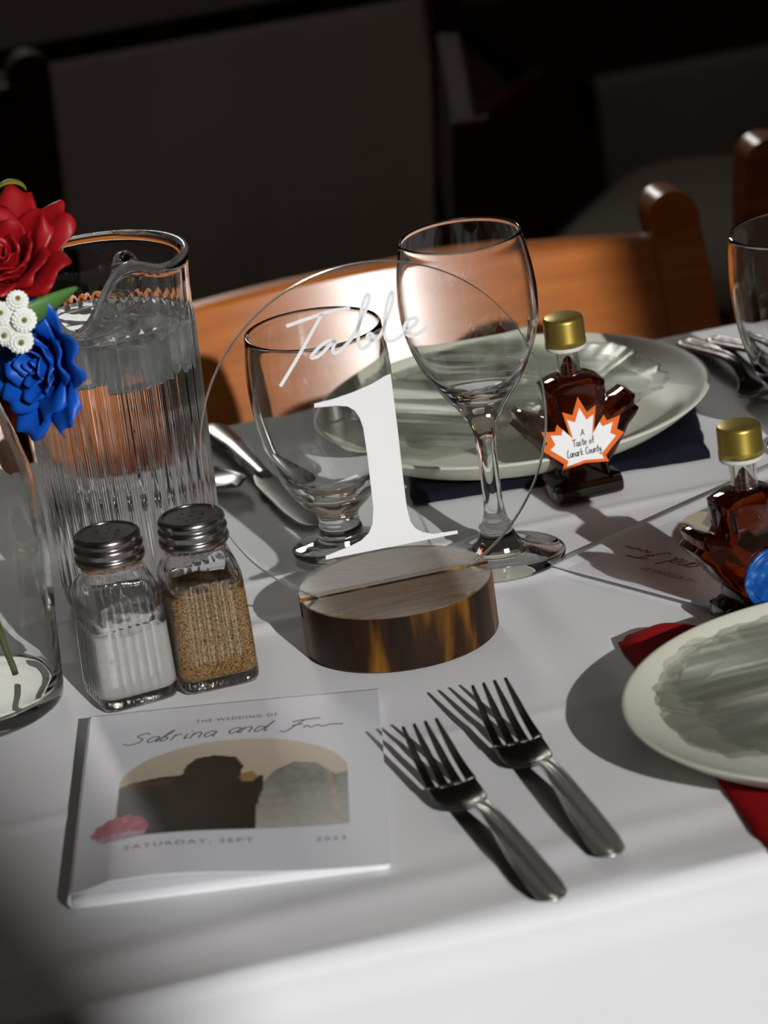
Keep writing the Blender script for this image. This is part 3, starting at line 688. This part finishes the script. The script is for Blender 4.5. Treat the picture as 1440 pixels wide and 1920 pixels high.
def write(mb, txt, x0, y0, h, wd, f, z0, z1, sx=1.0, slope=0.0, centre=True, slant=0.0):
    tw = sum(GW.get(c, .5) for c in txt)*h*sx; x = x0-tw/2 if centre else x0
    for c in txt:
        for st in G[c]:
            pts = [(x+(a*sx+b*slant)*h, y0+b*h+slope*(x+a*h*sx-x0)) for a, b in st]
            ribbon(mb, pts, wd, f, z0, z1, 5)
        x += GW.get(c, .5)*h*sx
tx = MB(); zz0, zz1 = -hd-0.00135, -hd-0.0012
write(tx, 'A', 0.0002, 0.0020, 0.0034, 0.00035, lab, zz0, zz1)
write(tx, 'Taste of', 0.0, -0.0032, 0.0038, 0.00040, lab, zz0, zz1, 0.85)
write(tx, 'Lanark County', 0.0, -0.0085, 0.0038, 0.00040, lab, zz0, zz1, 0.80)
obj('label_text', tx.mesh('label_text', M_INK, False), ob)
b2, hd = bottle('maple leaf syrup bottle with gold cap and round blue seal', (0.1700, 1.7640, 0.0038), math.radians(22), 1)
sl = prof_spline([(0.0152, 0.0), (0.0155, 0.0010), (0.0150, 0.0022), (0.0140, 0.0024), (0.0132, 0.0016), (0.0124, 0.0016), (0.0116, 0.0024), (0.0108, 0.0014), (0.0, 0.0013)], 4)
se = obj('blue_seal', MB().lathe([(0.0, 0.0)]+sl, 64, cap0=False, cap1=False).mesh('blue_seal', M_BLUESEAL), b2, (0.0030, -hd-0.0003, 0.0225), (PI/2, 0, 0)); se['label'] = 'round glossy blue seal'
et = MB(); write(et, 'EN', 0.0025, -0.002, 0.0045, 0.0006, lambda x, y, z: (x, y, z), 0.0013, 0.0018)
obj('seal_letters', et.mesh('seal_letters', M_BLUESEAL, False), se)

# ------------------------------------------------------------------ booklets
BW, BH = 0.1370, 0.1960
def inpoly(x, y, P):
    c = False; j = len(P)-1
    for i in range(len(P)):
        (xi, yi), (xj, yj) = P[i], P[j]
        if (yi > y) != (yj > y) and x < (xj-xi)*(y-yi)/(yj-yi)+xi: c = not c
        j = i
    return c
PAPER = (0.70, 0.70, 0.735)
SUIT = [(0.12, 0.20), (0.12, 0.525), (0.17, 0.548), (0.27, 0.568), (0.335, 0.566), (0.345, 0.62), (0.38, 0.663), (0.44, 0.675), (0.51, 0.655), (0.537, 0.60), (0.525, 0.545), (0.56, 0.53), (0.60, 0.535), (0.60, 0.45), (0.585, 0.39), (0.575, 0.20)]
HAIR = [(0.575, 0.20), (0.585, 0.39), (0.60, 0.49), (0.64, 0.56), (0.70, 0.603), (0.775, 0.590), (0.81, 0.55), (0.84, 0.515), (0.885, 0.528), (0.885, 0.20)]
def arch(u, v):
    if u < 0.125 or u > 0.883 or v < 0.235: return False
    if v < 0.53: return True
    return ((u-0.504)/0.379)**2+((v-0.53)/0.233)**2 < 1
def print_col(u, v):
    nz = noise.noise(Vector((u*9, v*9, 0)))
    n2 = noise.noise(Vector((u*40, v*40, 4)))
    fx = ((u-0.145)/0.10)**2+((v-0.285)/0.075+0.3*n2)**2
    if fx < 0.9 and v > 0.222+0.02*n2: 
        q = noise.noise(Vector((u*60, v*60, 1)))
        return (0.42+0.25*q, 0.07+0.12*max(0, q), 0.10+0.14*max(0, q)) if v > 0.262 else (0.46, 0.26+0.2*q, 0.38+0.2*q)
    if arch(u, v):
        if (u-0.555)**2*1.2+(v-0.532)**2 < 0.028**2*(1+n2): return (0.30, 0.17, 0.06)
        if inpoly(u, v, SUIT):
            edge = max(0, 1-abs(v-0.535)/0.02) if u < 0.3 else 0
            return (0.022+0.10*edge+0.01*nz, 0.014+0.04*edge+0.006*nz, 0.007+0.004*nz)
        if inpoly(u, v, HAIR):
            b = 0.20+0.22*max(0, min(1, (0.50-v)/0.25))+0.06*nz+0.05*n2
            o = max(0, 1-abs(u-0.835+0.1*(v-0.4))/0.012)*(0.5+n2) if v > 0.32 else 0
            return (b+0.22*o, b*0.93+0.04*o, b*0.82)
        g = max(0, min(1, (v-0.5)/0.25)); k = 0.55+0.15*u
        return (0.74*k+0.1*g, 0.60*k+0.1*g, 0.42*k+0.1*g)
    return PAPER
def booklet(name, label, loc, rz, hfn, pagefn, nu=138, nv=196):
    t = thing(name, label, 'booklet', loc, rz, 'wedding booklets')
    def surf(u, v, off=0): return (u*BW, v*BH, hfn(u, v)+off)
    mb = MB().grid(lambda u, v: surf(u, v), nu, nv)
    me = mb.mesh('cover', M_PRINT, True, False)
    at = me.color_attributes.new('print', 'FLOAT_COLOR', 'POINT')
    buf = []
    for j in range(nv):
        for i in range(nu): buf += [*print_col(i/(nu-1), j/(nv-1)), 1.0]
    at.data.foreach_set('color', buf)
    c = obj('cover', me, t); solid(c, 0.0003, -1)
    for k_, o_ in ((1, 0.0), (2, 1.0)):
        p = MB().grid(lambda u, v: (u*BW*(1.0-0.004*k_)+0.0004, v*BH-0.0008*k_, pagefn(u, v, o_)), 24, 24).mesh('page', M_PAGE, True, False)
        po = obj('page', p, t); solid(po, 0.0002, -1)
    sp_ = MB(); 
    rs = []
    for j in range(24):
        v = j/23; z1 = hfn(0, v); z0 = 0.0004
        rs.append([(-0.0012*math.sin(PI*q/8), v*BH, z0+(z1-z0)*q/8) for q in range(9)])
    so_ = obj('spine', sp_.rings(rs, close=False).mesh('spine', M_PAPER, True, False), t); solid(so_, 0.0003, 0)
    lift = lambda x, y, z: (x*BW, y*BH, hfn(max(0, min(1, x)), max(0, min(1, y)))+z)
    tm = MB()
    write(tm, 'Sabrina', 0.135, 0.792, 0.060, 0.0050, lift, 0.00008, 0.0002, 1.42, 0.0, False, 0.5)
    write(tm, 'and', 0.475, 0.800, 0.058, 0.0050, lift, 0.00008, 0.0002, 1.5, 0.0, False, 0.5)
    write(tm, 'F', 0.665, 0.790, 0.060, 0.0050, lift, 0.00008, 0.0002, 1.5, 0.0, False, 0.5)
    ribbon(tm, [(0.735, 0.80), (0.75, 0.812), (0.76, 0.80), (0.785, 0.81), (0.80, 0.80), (0.83, 0.808), (0.87, 0.803)], 0.005, lift, 0.00008, 0.0002, 5)
    for q in range(3): pass
    obj('script_names', tm.mesh('script_names', M_GREYINK, False), c)
    def fonttext(txt, x0, x1, y, h, name):
        cu = bpy.data.curves.new(name, 'FONT'); cu.body = txt; cu.size = 1.0; cu.resolution_u = 3; cu.space_character = 1.25
        to = bpy.data.objects.new(name, cu); C.objects.link(to)
        dg = bpy.context.evaluated_depsgraph_get(); me = bpy.data.meshes.new_from_object(to.evaluated_get(dg))
        bpy.data.objects.remove(to); bpy.data.curves.remove(cu)
        xs = [v.co.x for v in me.vertices]; a, b = min(xs), max(xs)
        for v in me.vertices: v.co = lift(x0+(v.co.x-a)/(b-a)*(x1-x0), y+v.co.y*h/0.72, 0.00018)
        me.materials.append(M_GREYINK); obj(name, me, c)
    fonttext('THE WEDDING OF', 0.37, 0.65, 0.886, 0.020, 'heading_text')
    fonttext('SATURDAY, SEPT', 0.165, 0.575, 0.160, 0.024, 'date_text')
    fonttext('2023', 0.772, 0.865, 0.150, 0.022, 'year_text')
    return t
def h1(u, v):
    bulge = 0.0052*math.exp(-((u-0.26)/0.34)**2)*max(0, 1-1.1*v)**1.0
    return 0.0042*(1-u)**1.5+0.0012+bulge*min(1, u*8) + 0.0022*math.exp(-((u-0.45)/0.6)**2)
def pg1(u, v, o): return 0.0010+0.0010*(1-o)*(1-u)*(0.4+0.6*v)+0.0006*(1-o)
# cover corners: left near (-0.1535,1.5455), along table
booklet('wedding_booklet', 'white wedding booklet with an arched couple photo in front of the shakers', (-0.1545, 1.5460, 0.0010), math.radians(-1.2), h1, pg1)
def h2(u, v): return 0.0010*(1-u)+0.0014
booklet('wedding_booklet', 'white booklet lying under the blue sealed syrup bottle', (0.3161, 1.8902, 0.0008), math.radians(128.86), h2, lambda u, v, o: 0.0009+0.0006*(1-o))

# ------------------------------------------------------------------ vase and flowers
VC = Vector((-0.2165, 1.7900, 0.0010))
vs_ = thing('flower_vase', 'clear rippled glass vase of flower stems at the left edge', 'vase', VC)
vo = prof_spline([(0.0470, 0.0), (0.0505, 0.0015), (0.0520, 0.0060), (0.0530, 0.03), (0.0550, 0.06), (0.0560, 0.085), (0.0545, 0.11), (0.0500, 0.13), (0.0440, 0.150), (0.0430, 0.158)], 5)
vi = prof_spline([(0.0424, 0.1586), (0.0412, 0.158), (0.0420, 0.150), (0.0480, 0.13), (0.0525, 0.11), (0.0540, 0.085), (0.0530, 0.06), (0.0508, 0.03), (0.0490, 0.012), (0.043, 0.0085), (0.0, 0.0080)], 5)
vm = MB().lathe([(0, 0.0006), (0.044, 0.0004)]+vo+vi, 120, cap0=False, cap1=False)
me = vm.mesh('glass_body', M_VASE, True)
for v in me.vertices:
    if 0.014 < v.co.z < 0.15:
        a = math.atan2(v.co.y, v.co.x); q = noise.noise(Vector((math.cos(a)*4, math.sin(a)*4, v.co.z*60)))
        r = math.hypot(v.co.x, v.co.y); f = 1+0.012*q*min(1, (v.co.z-0.014)*40); v.co.x *= f; v.co.y *= f
obj('glass_body', me, vs_)
def orient(axis, spin=0):
    return Vector(axis).normalized().to_track_quat('Z', 'Y').to_matrix().to_4x4() @ Matrix.Rotation(spin, 4, 'Z')
def petal_me(name, mat, phi, r0, H, Wd, opn, curl, ruffle, seed, cupz=0.0):
    rg = random.Random(seed); a1, a2 = rg.uniform(0, 6), rg.uniform(0, 6)
    def f(u, v):
        x = (u-0.5)*2
        wid = Wd*(math.sin(PI*(0.12+0.74*v))**0.7)
        R_ = r0*(0.25+0.75*v**0.6)+opn*H*v**1.5
        ang = x*wid/max(R_, wid*0.55)
        out = curl*max(0, v-0.70)**1.3*(1+0.5*x*x)
        R2 = R_+out*H+ruffle*math.sin(x*5+a1)*v*v-0.10*opn*H*x*x*v
        z = H*(v-0.35*max(0, v-0.75)**1.2*curl*3-0.16*x*x*v)+cupz*v*0+ruffle*0.7*math.sin(x*6+a2)*v*v
        return (R2*math.cos(phi+ang), R2*math.sin(phi+ang), z)
    return MB().grid(f, 15, 12).mesh(name, mat, True, False)
def rose(name, label, loc, axis, spin, mat, scale, stem_pts, group='roses in the bouquet', seed=1, leaf=True, leafmat=M_GREEN):
    t = thing(name, label, 'flower', loc, 0, group)
    Rm = orient(axis, spin)
    def put(nm, me):
        me.transform(Rm @ Matrix.Scale(scale, 4)); return obj(nm, me, t)
    lay = [(3, 0.0035, 0.030, 0.0085, 0.02, 0.05, 0.0003), (4, 0.0075, 0.032, 0.0125, 0.08, 0.16, 0.0006), (5, 0.0120, 0.033, 0.0165, 0.20, 0.30, 0.0010), (5, 0.0165, 0.033, 0.0200, 0.42, 0.42, 0.0014), (6, 0.0195, 0.031, 0.0225, 0.72, 0.55, 0.0018)]
    ph = 0; k_ = 0
    for li, (n_, r0_, H, Wd, op, cu, ru) in enumerate(lay):
        for q in range(n_):
            p = put('petal', petal_me('petal', mat, ph+2*PI*q/n_, r0_, H, Wd, op, cu, ru, seed*50+k_)); solid(p, 0.0006, 0); k_ += 1
        ph += 0.62
    put('flower_base', MB().lathe([(0.001, -0.006), (0.006, -0.003), (0.0085, 0.002), (0.006, 0.006), (0.0, 0.007)], 20).mesh('flower_base', M_STEM))
    if leaf:
        for q in range(4):
            def sep(u, v, q=q):
                x = (u-0.5)*2; r = 0.008+0.026*v; wd = 0.0095*math.sin(PI*(0.08+0.9*v))**0.8
                a = 2*PI*q/4+0.4; z = -0.002-0.002*v+0.010*v*v+0.002*x*x
                return ((r)*math.cos(a)-x*wd*math.sin(a), r*math.sin(a)+x*wd*math.cos(a), z)
            s_ = put('leaf', MB().grid(sep, 7, 10).mesh('leaf', leafmat, True, False)); solid(s_, 0.0006, 0)
    base = Vector(loc); pts = [Vector((0, 0, 0))]+[Vector(p)-base for p in stem_pts]
    if len(pts) > 1:
        o = obj('stem', MB().tube(spline(pts, 6), 0.0017, 10).mesh('stem', M_STEM), t)
    return t
rose('red_rose', 'large red rose with a green leaf at the top left edge', (-0.1535, 1.7900, 0.2110), (-0.25, -0.55, 0.78), 0.3, M_REDP, 0.80,
     [(-0.180, 1.800, 0.185), (-0.200, 1.803, 0.14), (-0.206, 1.802, 0.06), (-0.203, 1.800, 0.014)], seed=3)
rose('blue_rose', 'bright blue rose hanging in front of the fluted pitcher', (-0.1370, 1.7740, 0.1745), (-0.72, -0.66, 0.10), 0.9, M_BLUEP, 0.77,
     [(-0.140, 1.800, 0.168), (-0.175, 1.800, 0.160), (-0.192, 1.799, 0.06), (-0.187, 1.797, 0.012)], seed=5, leaf=False)
rr_ = next(o for o in S.objects if o.name == 'red_rose'); lb = rr_.location
def big_leaf(u, v):
    x = (u-0.5)*2; p = spline([(-0.172, 1.754, 0.2080), (-0.158, 1.750, 0.2070), (-0.148, 1.751, 0.2045), (-0.137, 1.756, 0.2075), (-0.1255, 1.764, 0.2105)], 8)
    q = p[min(len(p)-1, int(v*(len(p)-1)+0.5))]; wd = 0.0065*math.sin(PI*(0.12+0.86*v))**0.8
    return (q.x-lb.x, q.y-lb.y-0.0025*(1-x*x)-0.002*x, q.z-lb.z+x*wd)
solid(obj('leaf', MB().grid(big_leaf, 7, 33).mesh('leaf', M_GREEN, True, False), rr_), 0.0006, 0)
def daisy(loc, axis, label, r=0.0062):
    t = thing('white_flower', label, 'flower', loc, 0, 'small white filler flowers')
    Rm = orient(axis); mb = MB()
    for L, (n_, rr_, z0, tilt) in enumerate(((16, 1.0, 0.0, 0.15), (14, 0.85, 0.0008, 0.5), (12, 0.66, 0.0014, 0.9), (9, 0.45, 0.0018, 1.3))):
        for q in range(n_):
            a = 2*PI*(q+0.5*L)/n_; R_ = r*rr_; wd = R_*0.20; ca, sa = math.cos(a), math.sin(a)
            pts = []
            for (d, w_) in ((0.12, 0.4), (0.6, 1.0), (0.92, 0.8), (1.0, 0.25)):
                x = R_*d*math.cos(tilt*0.6); z = z0+R_*d*math.sin(tilt*0.6)+0.0006*(1-d)
                for s_ in (-1, 1): pts.append((x*ca-s_*wd*w_*sa, x*sa+s_*wd*w_*ca, z))
            mb.add(pts, [(0, 1, 3, 2), (2, 3, 5, 4), (4, 5, 7, 6)])
    me = mb.mesh('petals', M_WHITEP, False, False); me.transform(Rm); o = obj('petals', me, t); solid(o, 0.0003, 0)
    me = MB().lathe([(0.0, 0.001), (r*0.22, 0.002), (r*0.2, 0.0042), (0, 0.0050)], 12).mesh('flower_centre', M_YGREEN); me.transform(Rm); obj('flower_centre', me, t)
    b = Vector(loc); e = Vector((-0.198, 1.796, 0.155))-b
    obj('stem', MB().tube(spline([Vector((0, 0, 0)), Rm @ Vector((0, 0, -0.012)), e*0.6+Vector((0, 0.006, 0)), e], 6), 0.0008, 8).mesh('stem', M_STEM), t)
daisy((-0.1500, 1.7400, 0.2055), (0.1, -1, 0.25), 'small white flower beside the blue rose, second from the top', 0.0058)
daisy((-0.1535, 1.7420, 0.1955), (0.15, -1, 0.0), 'small white flower beside the blue rose, lowest of the cluster', 0.0062)
daisy((-0.1522, 1.7460, 0.2130), (0.2, -0.8, 0.6), 'small white flower just below the green leaf of the red rose', 0.0052)
daisy((-0.1595, 1.7440, 0.1990), (-0.2, -1, 0.1), 'small white flower half cut off at the left edge', 0.0060)
daisy((-0.1600, 1.7450, 0.2085), (-0.1, -1, 0.4), 'small white flower at the left edge beside the top one', 0.0055)
sprg = thing('leaf_sprig', 'small yellow green leaf sprig above the red rose', 'leaf', (-0.1560, 1.8100, 0.2470))
def lf(u, v):
    x = (u-0.5)*2; a = PI*(0.02+0.9*v); wd = 0.0035*math.sin(PI*(0.05+0.9*v))**0.6
    return (0.0075*(1-math.cos(a))-0.004, x*wd, 0.0060*math.sin(a)-0.0015+0.001*x*x)
solid(obj('leaf', MB().grid(lf, 7, 16).mesh('leaf', M_YGREEN, True, False), sprg), 0.0005, 0)
obj('stem', MB().tube([(-0.004, 0, 0), (-0.010, 0, -0.010), (-0.030, -0.006, -0.06), (-0.045, -0.008, -0.10)], 0.0010, 8).mesh('stem', M_STEM), sprg)

# ------------------------------------------------------------------ chairs
def chair(label, loc, rz, mat, seatmat, group='wooden dining chairs', bw=0.030, lean=0.33):
    t = thing('dining_chair', label, 'chair', loc, rz, group)
    def back(s, z): return -0.19-lean*max(0, z-0.45)   # local -y is the back
    for s in (-1, 1):
        def cs(z, wx=0.0165, wy=0.013, sh=1.0):
            y = back(0, z); return [(s*0.205+wx*sh*a, y+wy*b, z) for a, b in ((-1, -1), (1, -1), (1, 1), (-1, 1))]
        mb = MB(); rs = [cs(0, 0.013), cs(0.2, 0.0165), cs(0.45), cs(0.62), cs(0.70)]
        for q in range(1, 9):
            a = PI/2*q/8; rs.append(cs(0.762+0.0165*math.sin(a), sh=max(0.05, math.cos(a))))
        mb.rings(rs, True, True, True); bevel(obj('back_post', autosmooth(mb.mesh('back_post', mat), 40), t), 0.003, 2, 50)
        bevel(obj('leg', MB().box((s*0.19-0.017, 0.165, 0), (s*0.19+0.017, 0.20, 0.43)).mesh('leg', mat, False), t), 0.003)
        bevel(obj('side_rail', MB().box((s*0.19-0.010, -0.18, 0.38), (s*0.19+0.010, 0.17, 0.43)).mesh('side_rail', mat, False), t), 0.002)
    def slat(z0, z1, crest):
        rs = []
        for i in range(33):
            q = i/32*2-1; x = q*0.191; bow = -bw*(1-q*q); zt = z1+crest*(1-q*q)
            y0 = back(0, z0)+bow; y1 = back(0, zt)+bow
            rs.append([(x, y0-0.010, z0), (x, y0+0.010, z0), (x, y1+0.009, zt-0.003), (x, y1+0.006, zt), (x, y1-0.006, zt), (x, y1-0.009, zt-0.003)])
        return autosmooth(MB().rings(rs, True, True, True).mesh('back_rail', mat), 20)
    obj('back_rail', slat(0.640, 0.752, 0.006), t); obj('back_rail', slat(0.53, 0.58, 0.0), t)
    bevel(obj('front_rail', MB().box((-0.18, 0.172, 0.38), (0.18, 0.195, 0.43)).mesh('front_rail', mat, False), t), 0.002)
    st = MB().grid(lambda u, v: ((u-0.5)*0.43, -0.185+v*0.395, 0.432+0.035*(1-abs(2*u-1)**4)*(1-abs(2*v-1)**4)), 17, 17).mesh('seat', seatmat, True, False)
    so_ = obj('seat', st, t); solid(so_, 0.02, -1)
    return t
# the chair across the table: its back rail faces the camera (sitter would face us)
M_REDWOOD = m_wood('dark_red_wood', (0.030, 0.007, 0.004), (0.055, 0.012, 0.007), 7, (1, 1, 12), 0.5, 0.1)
chair('honey brown wooden chair with sunlit curved back rail across the table', tf(0.452, 2.060, FZ), TH+PI, M_CHAIR, M_DRED)
chair('brown wooden chair whose post shows at the right edge', tf(0.955, 2.735, FZ), TH, M_CHAIR, M_CREAM)
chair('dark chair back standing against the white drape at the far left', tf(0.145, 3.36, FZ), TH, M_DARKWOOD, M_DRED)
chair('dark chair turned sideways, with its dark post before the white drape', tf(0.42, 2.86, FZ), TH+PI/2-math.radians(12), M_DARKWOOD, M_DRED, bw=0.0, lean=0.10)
uc = thing('upholstered_chair', 'low chair with dark red back panel and pale cream seat at the far right', 'chair', tf(1.03, 3.42, FZ), TH+math.radians(235))
st = MB().grid(lambda u, v: ((u-0.5)*0.40, -0.19+v*0.38, 0.405+0.045*(1-abs(2*u-1)**5)*(1-abs(2*v-1)**5)), 17, 17).mesh('seat', M_CREAM, True, False)
solid(obj('seat', st, uc), 0.03, -1)
pn = MB().grid(lambda u, v: ((u-0.5)*0.34, -0.205-0.04*v-0.01*(1-(2*u-1)**2), 0.40+0.13*v), 17, 9).mesh('back_panel', M_DRED, True, False)
bevel(solid(obj('back_panel', pn, uc), 0.03, 0), 0.006, 2)
for x in (-0.17, 0.17):
    for y in (-0.17, 0.16): obj('leg', MB().box((x-0.016, y-0.016, 0), (x+0.016, y+0.016, 0.38)).mesh('leg', M_DARKWOOD, False), uc)

# ------------------------------------------------------------------ far draped tables
def drape(mb, x0, x1, y, z0, z1, amp, freq, seed, ret=0.5):
    rs = []
    for j in range(24):
        v = j/23; z = z1+(z0-z1)*v; row = []
        for i in range(161):
            u = i/160; x = x0+(x1-x0)*u
            f = amp*min(1, v*3+0.05)*(math.sin(x*freq+seed)+0.6*math.sin(x*freq*2.3+seed*2+v*1.5))
            row.append((x, y-abs(f)-0.05*v*math.exp(-((u-0.72)/0.05)**2), z))
        rs.append(row)
    mb.rings(rs, close=False)
d1 = thing('draped_table', 'far table with dark wooden top and long white drape', 'table', tf(0, 0, FZ), TH)
obj('tabletop', MB().box((-0.6, 3.20, 0.722), (0.70, 3.85, 0.752)).mesh('tabletop', M_TOPWOOD, False), d1)
for x in (-0.5, 0.64):
    for y in (3.28, 3.75): obj('leg', MB().box((x-0.025, y-0.025, 0), (x+0.025, y+0.025, 0.722)).mesh('leg', M_DARKWOOD, False), d1)
mb = MB(); drape(mb, -0.6, 0.70, 3.196, 0.49, 0.735, 0.012, 15, 1.0)
dd = obj('white_drape', mb.mesh('white_drape', M_DRAPE, True, False), d1); solid(dd, 0.0015, 0)
d2 = thing('draped_bench', 'low wooden bench with a white cloth front at the upper right', 'bench', tf(0, 0, FZ), TH)
obj('bench_top', MB().box((0.98, 3.92, 0.42), (1.9, 4.35, 0.45)).mesh('bench_top', M_TOPWOOD, False), d2)
for x in (1.05, 1.85):
    for y in (3.98, 4.28): obj('leg', MB().box((x-0.025, y-0.025, 0), (x+0.025, y+0.025, 0.42)).mesh('leg', M_DARKWOOD, False), d2)
mb = MB(); drape(mb, 1.03, 1.9, 3.916, 0.03, 0.452, 0.008, 11, 2.0)
dd = obj('white_drape', mb.mesh('white_drape', M_DRAPE, True, False), d2); solid(dd, 0.0015, 0)
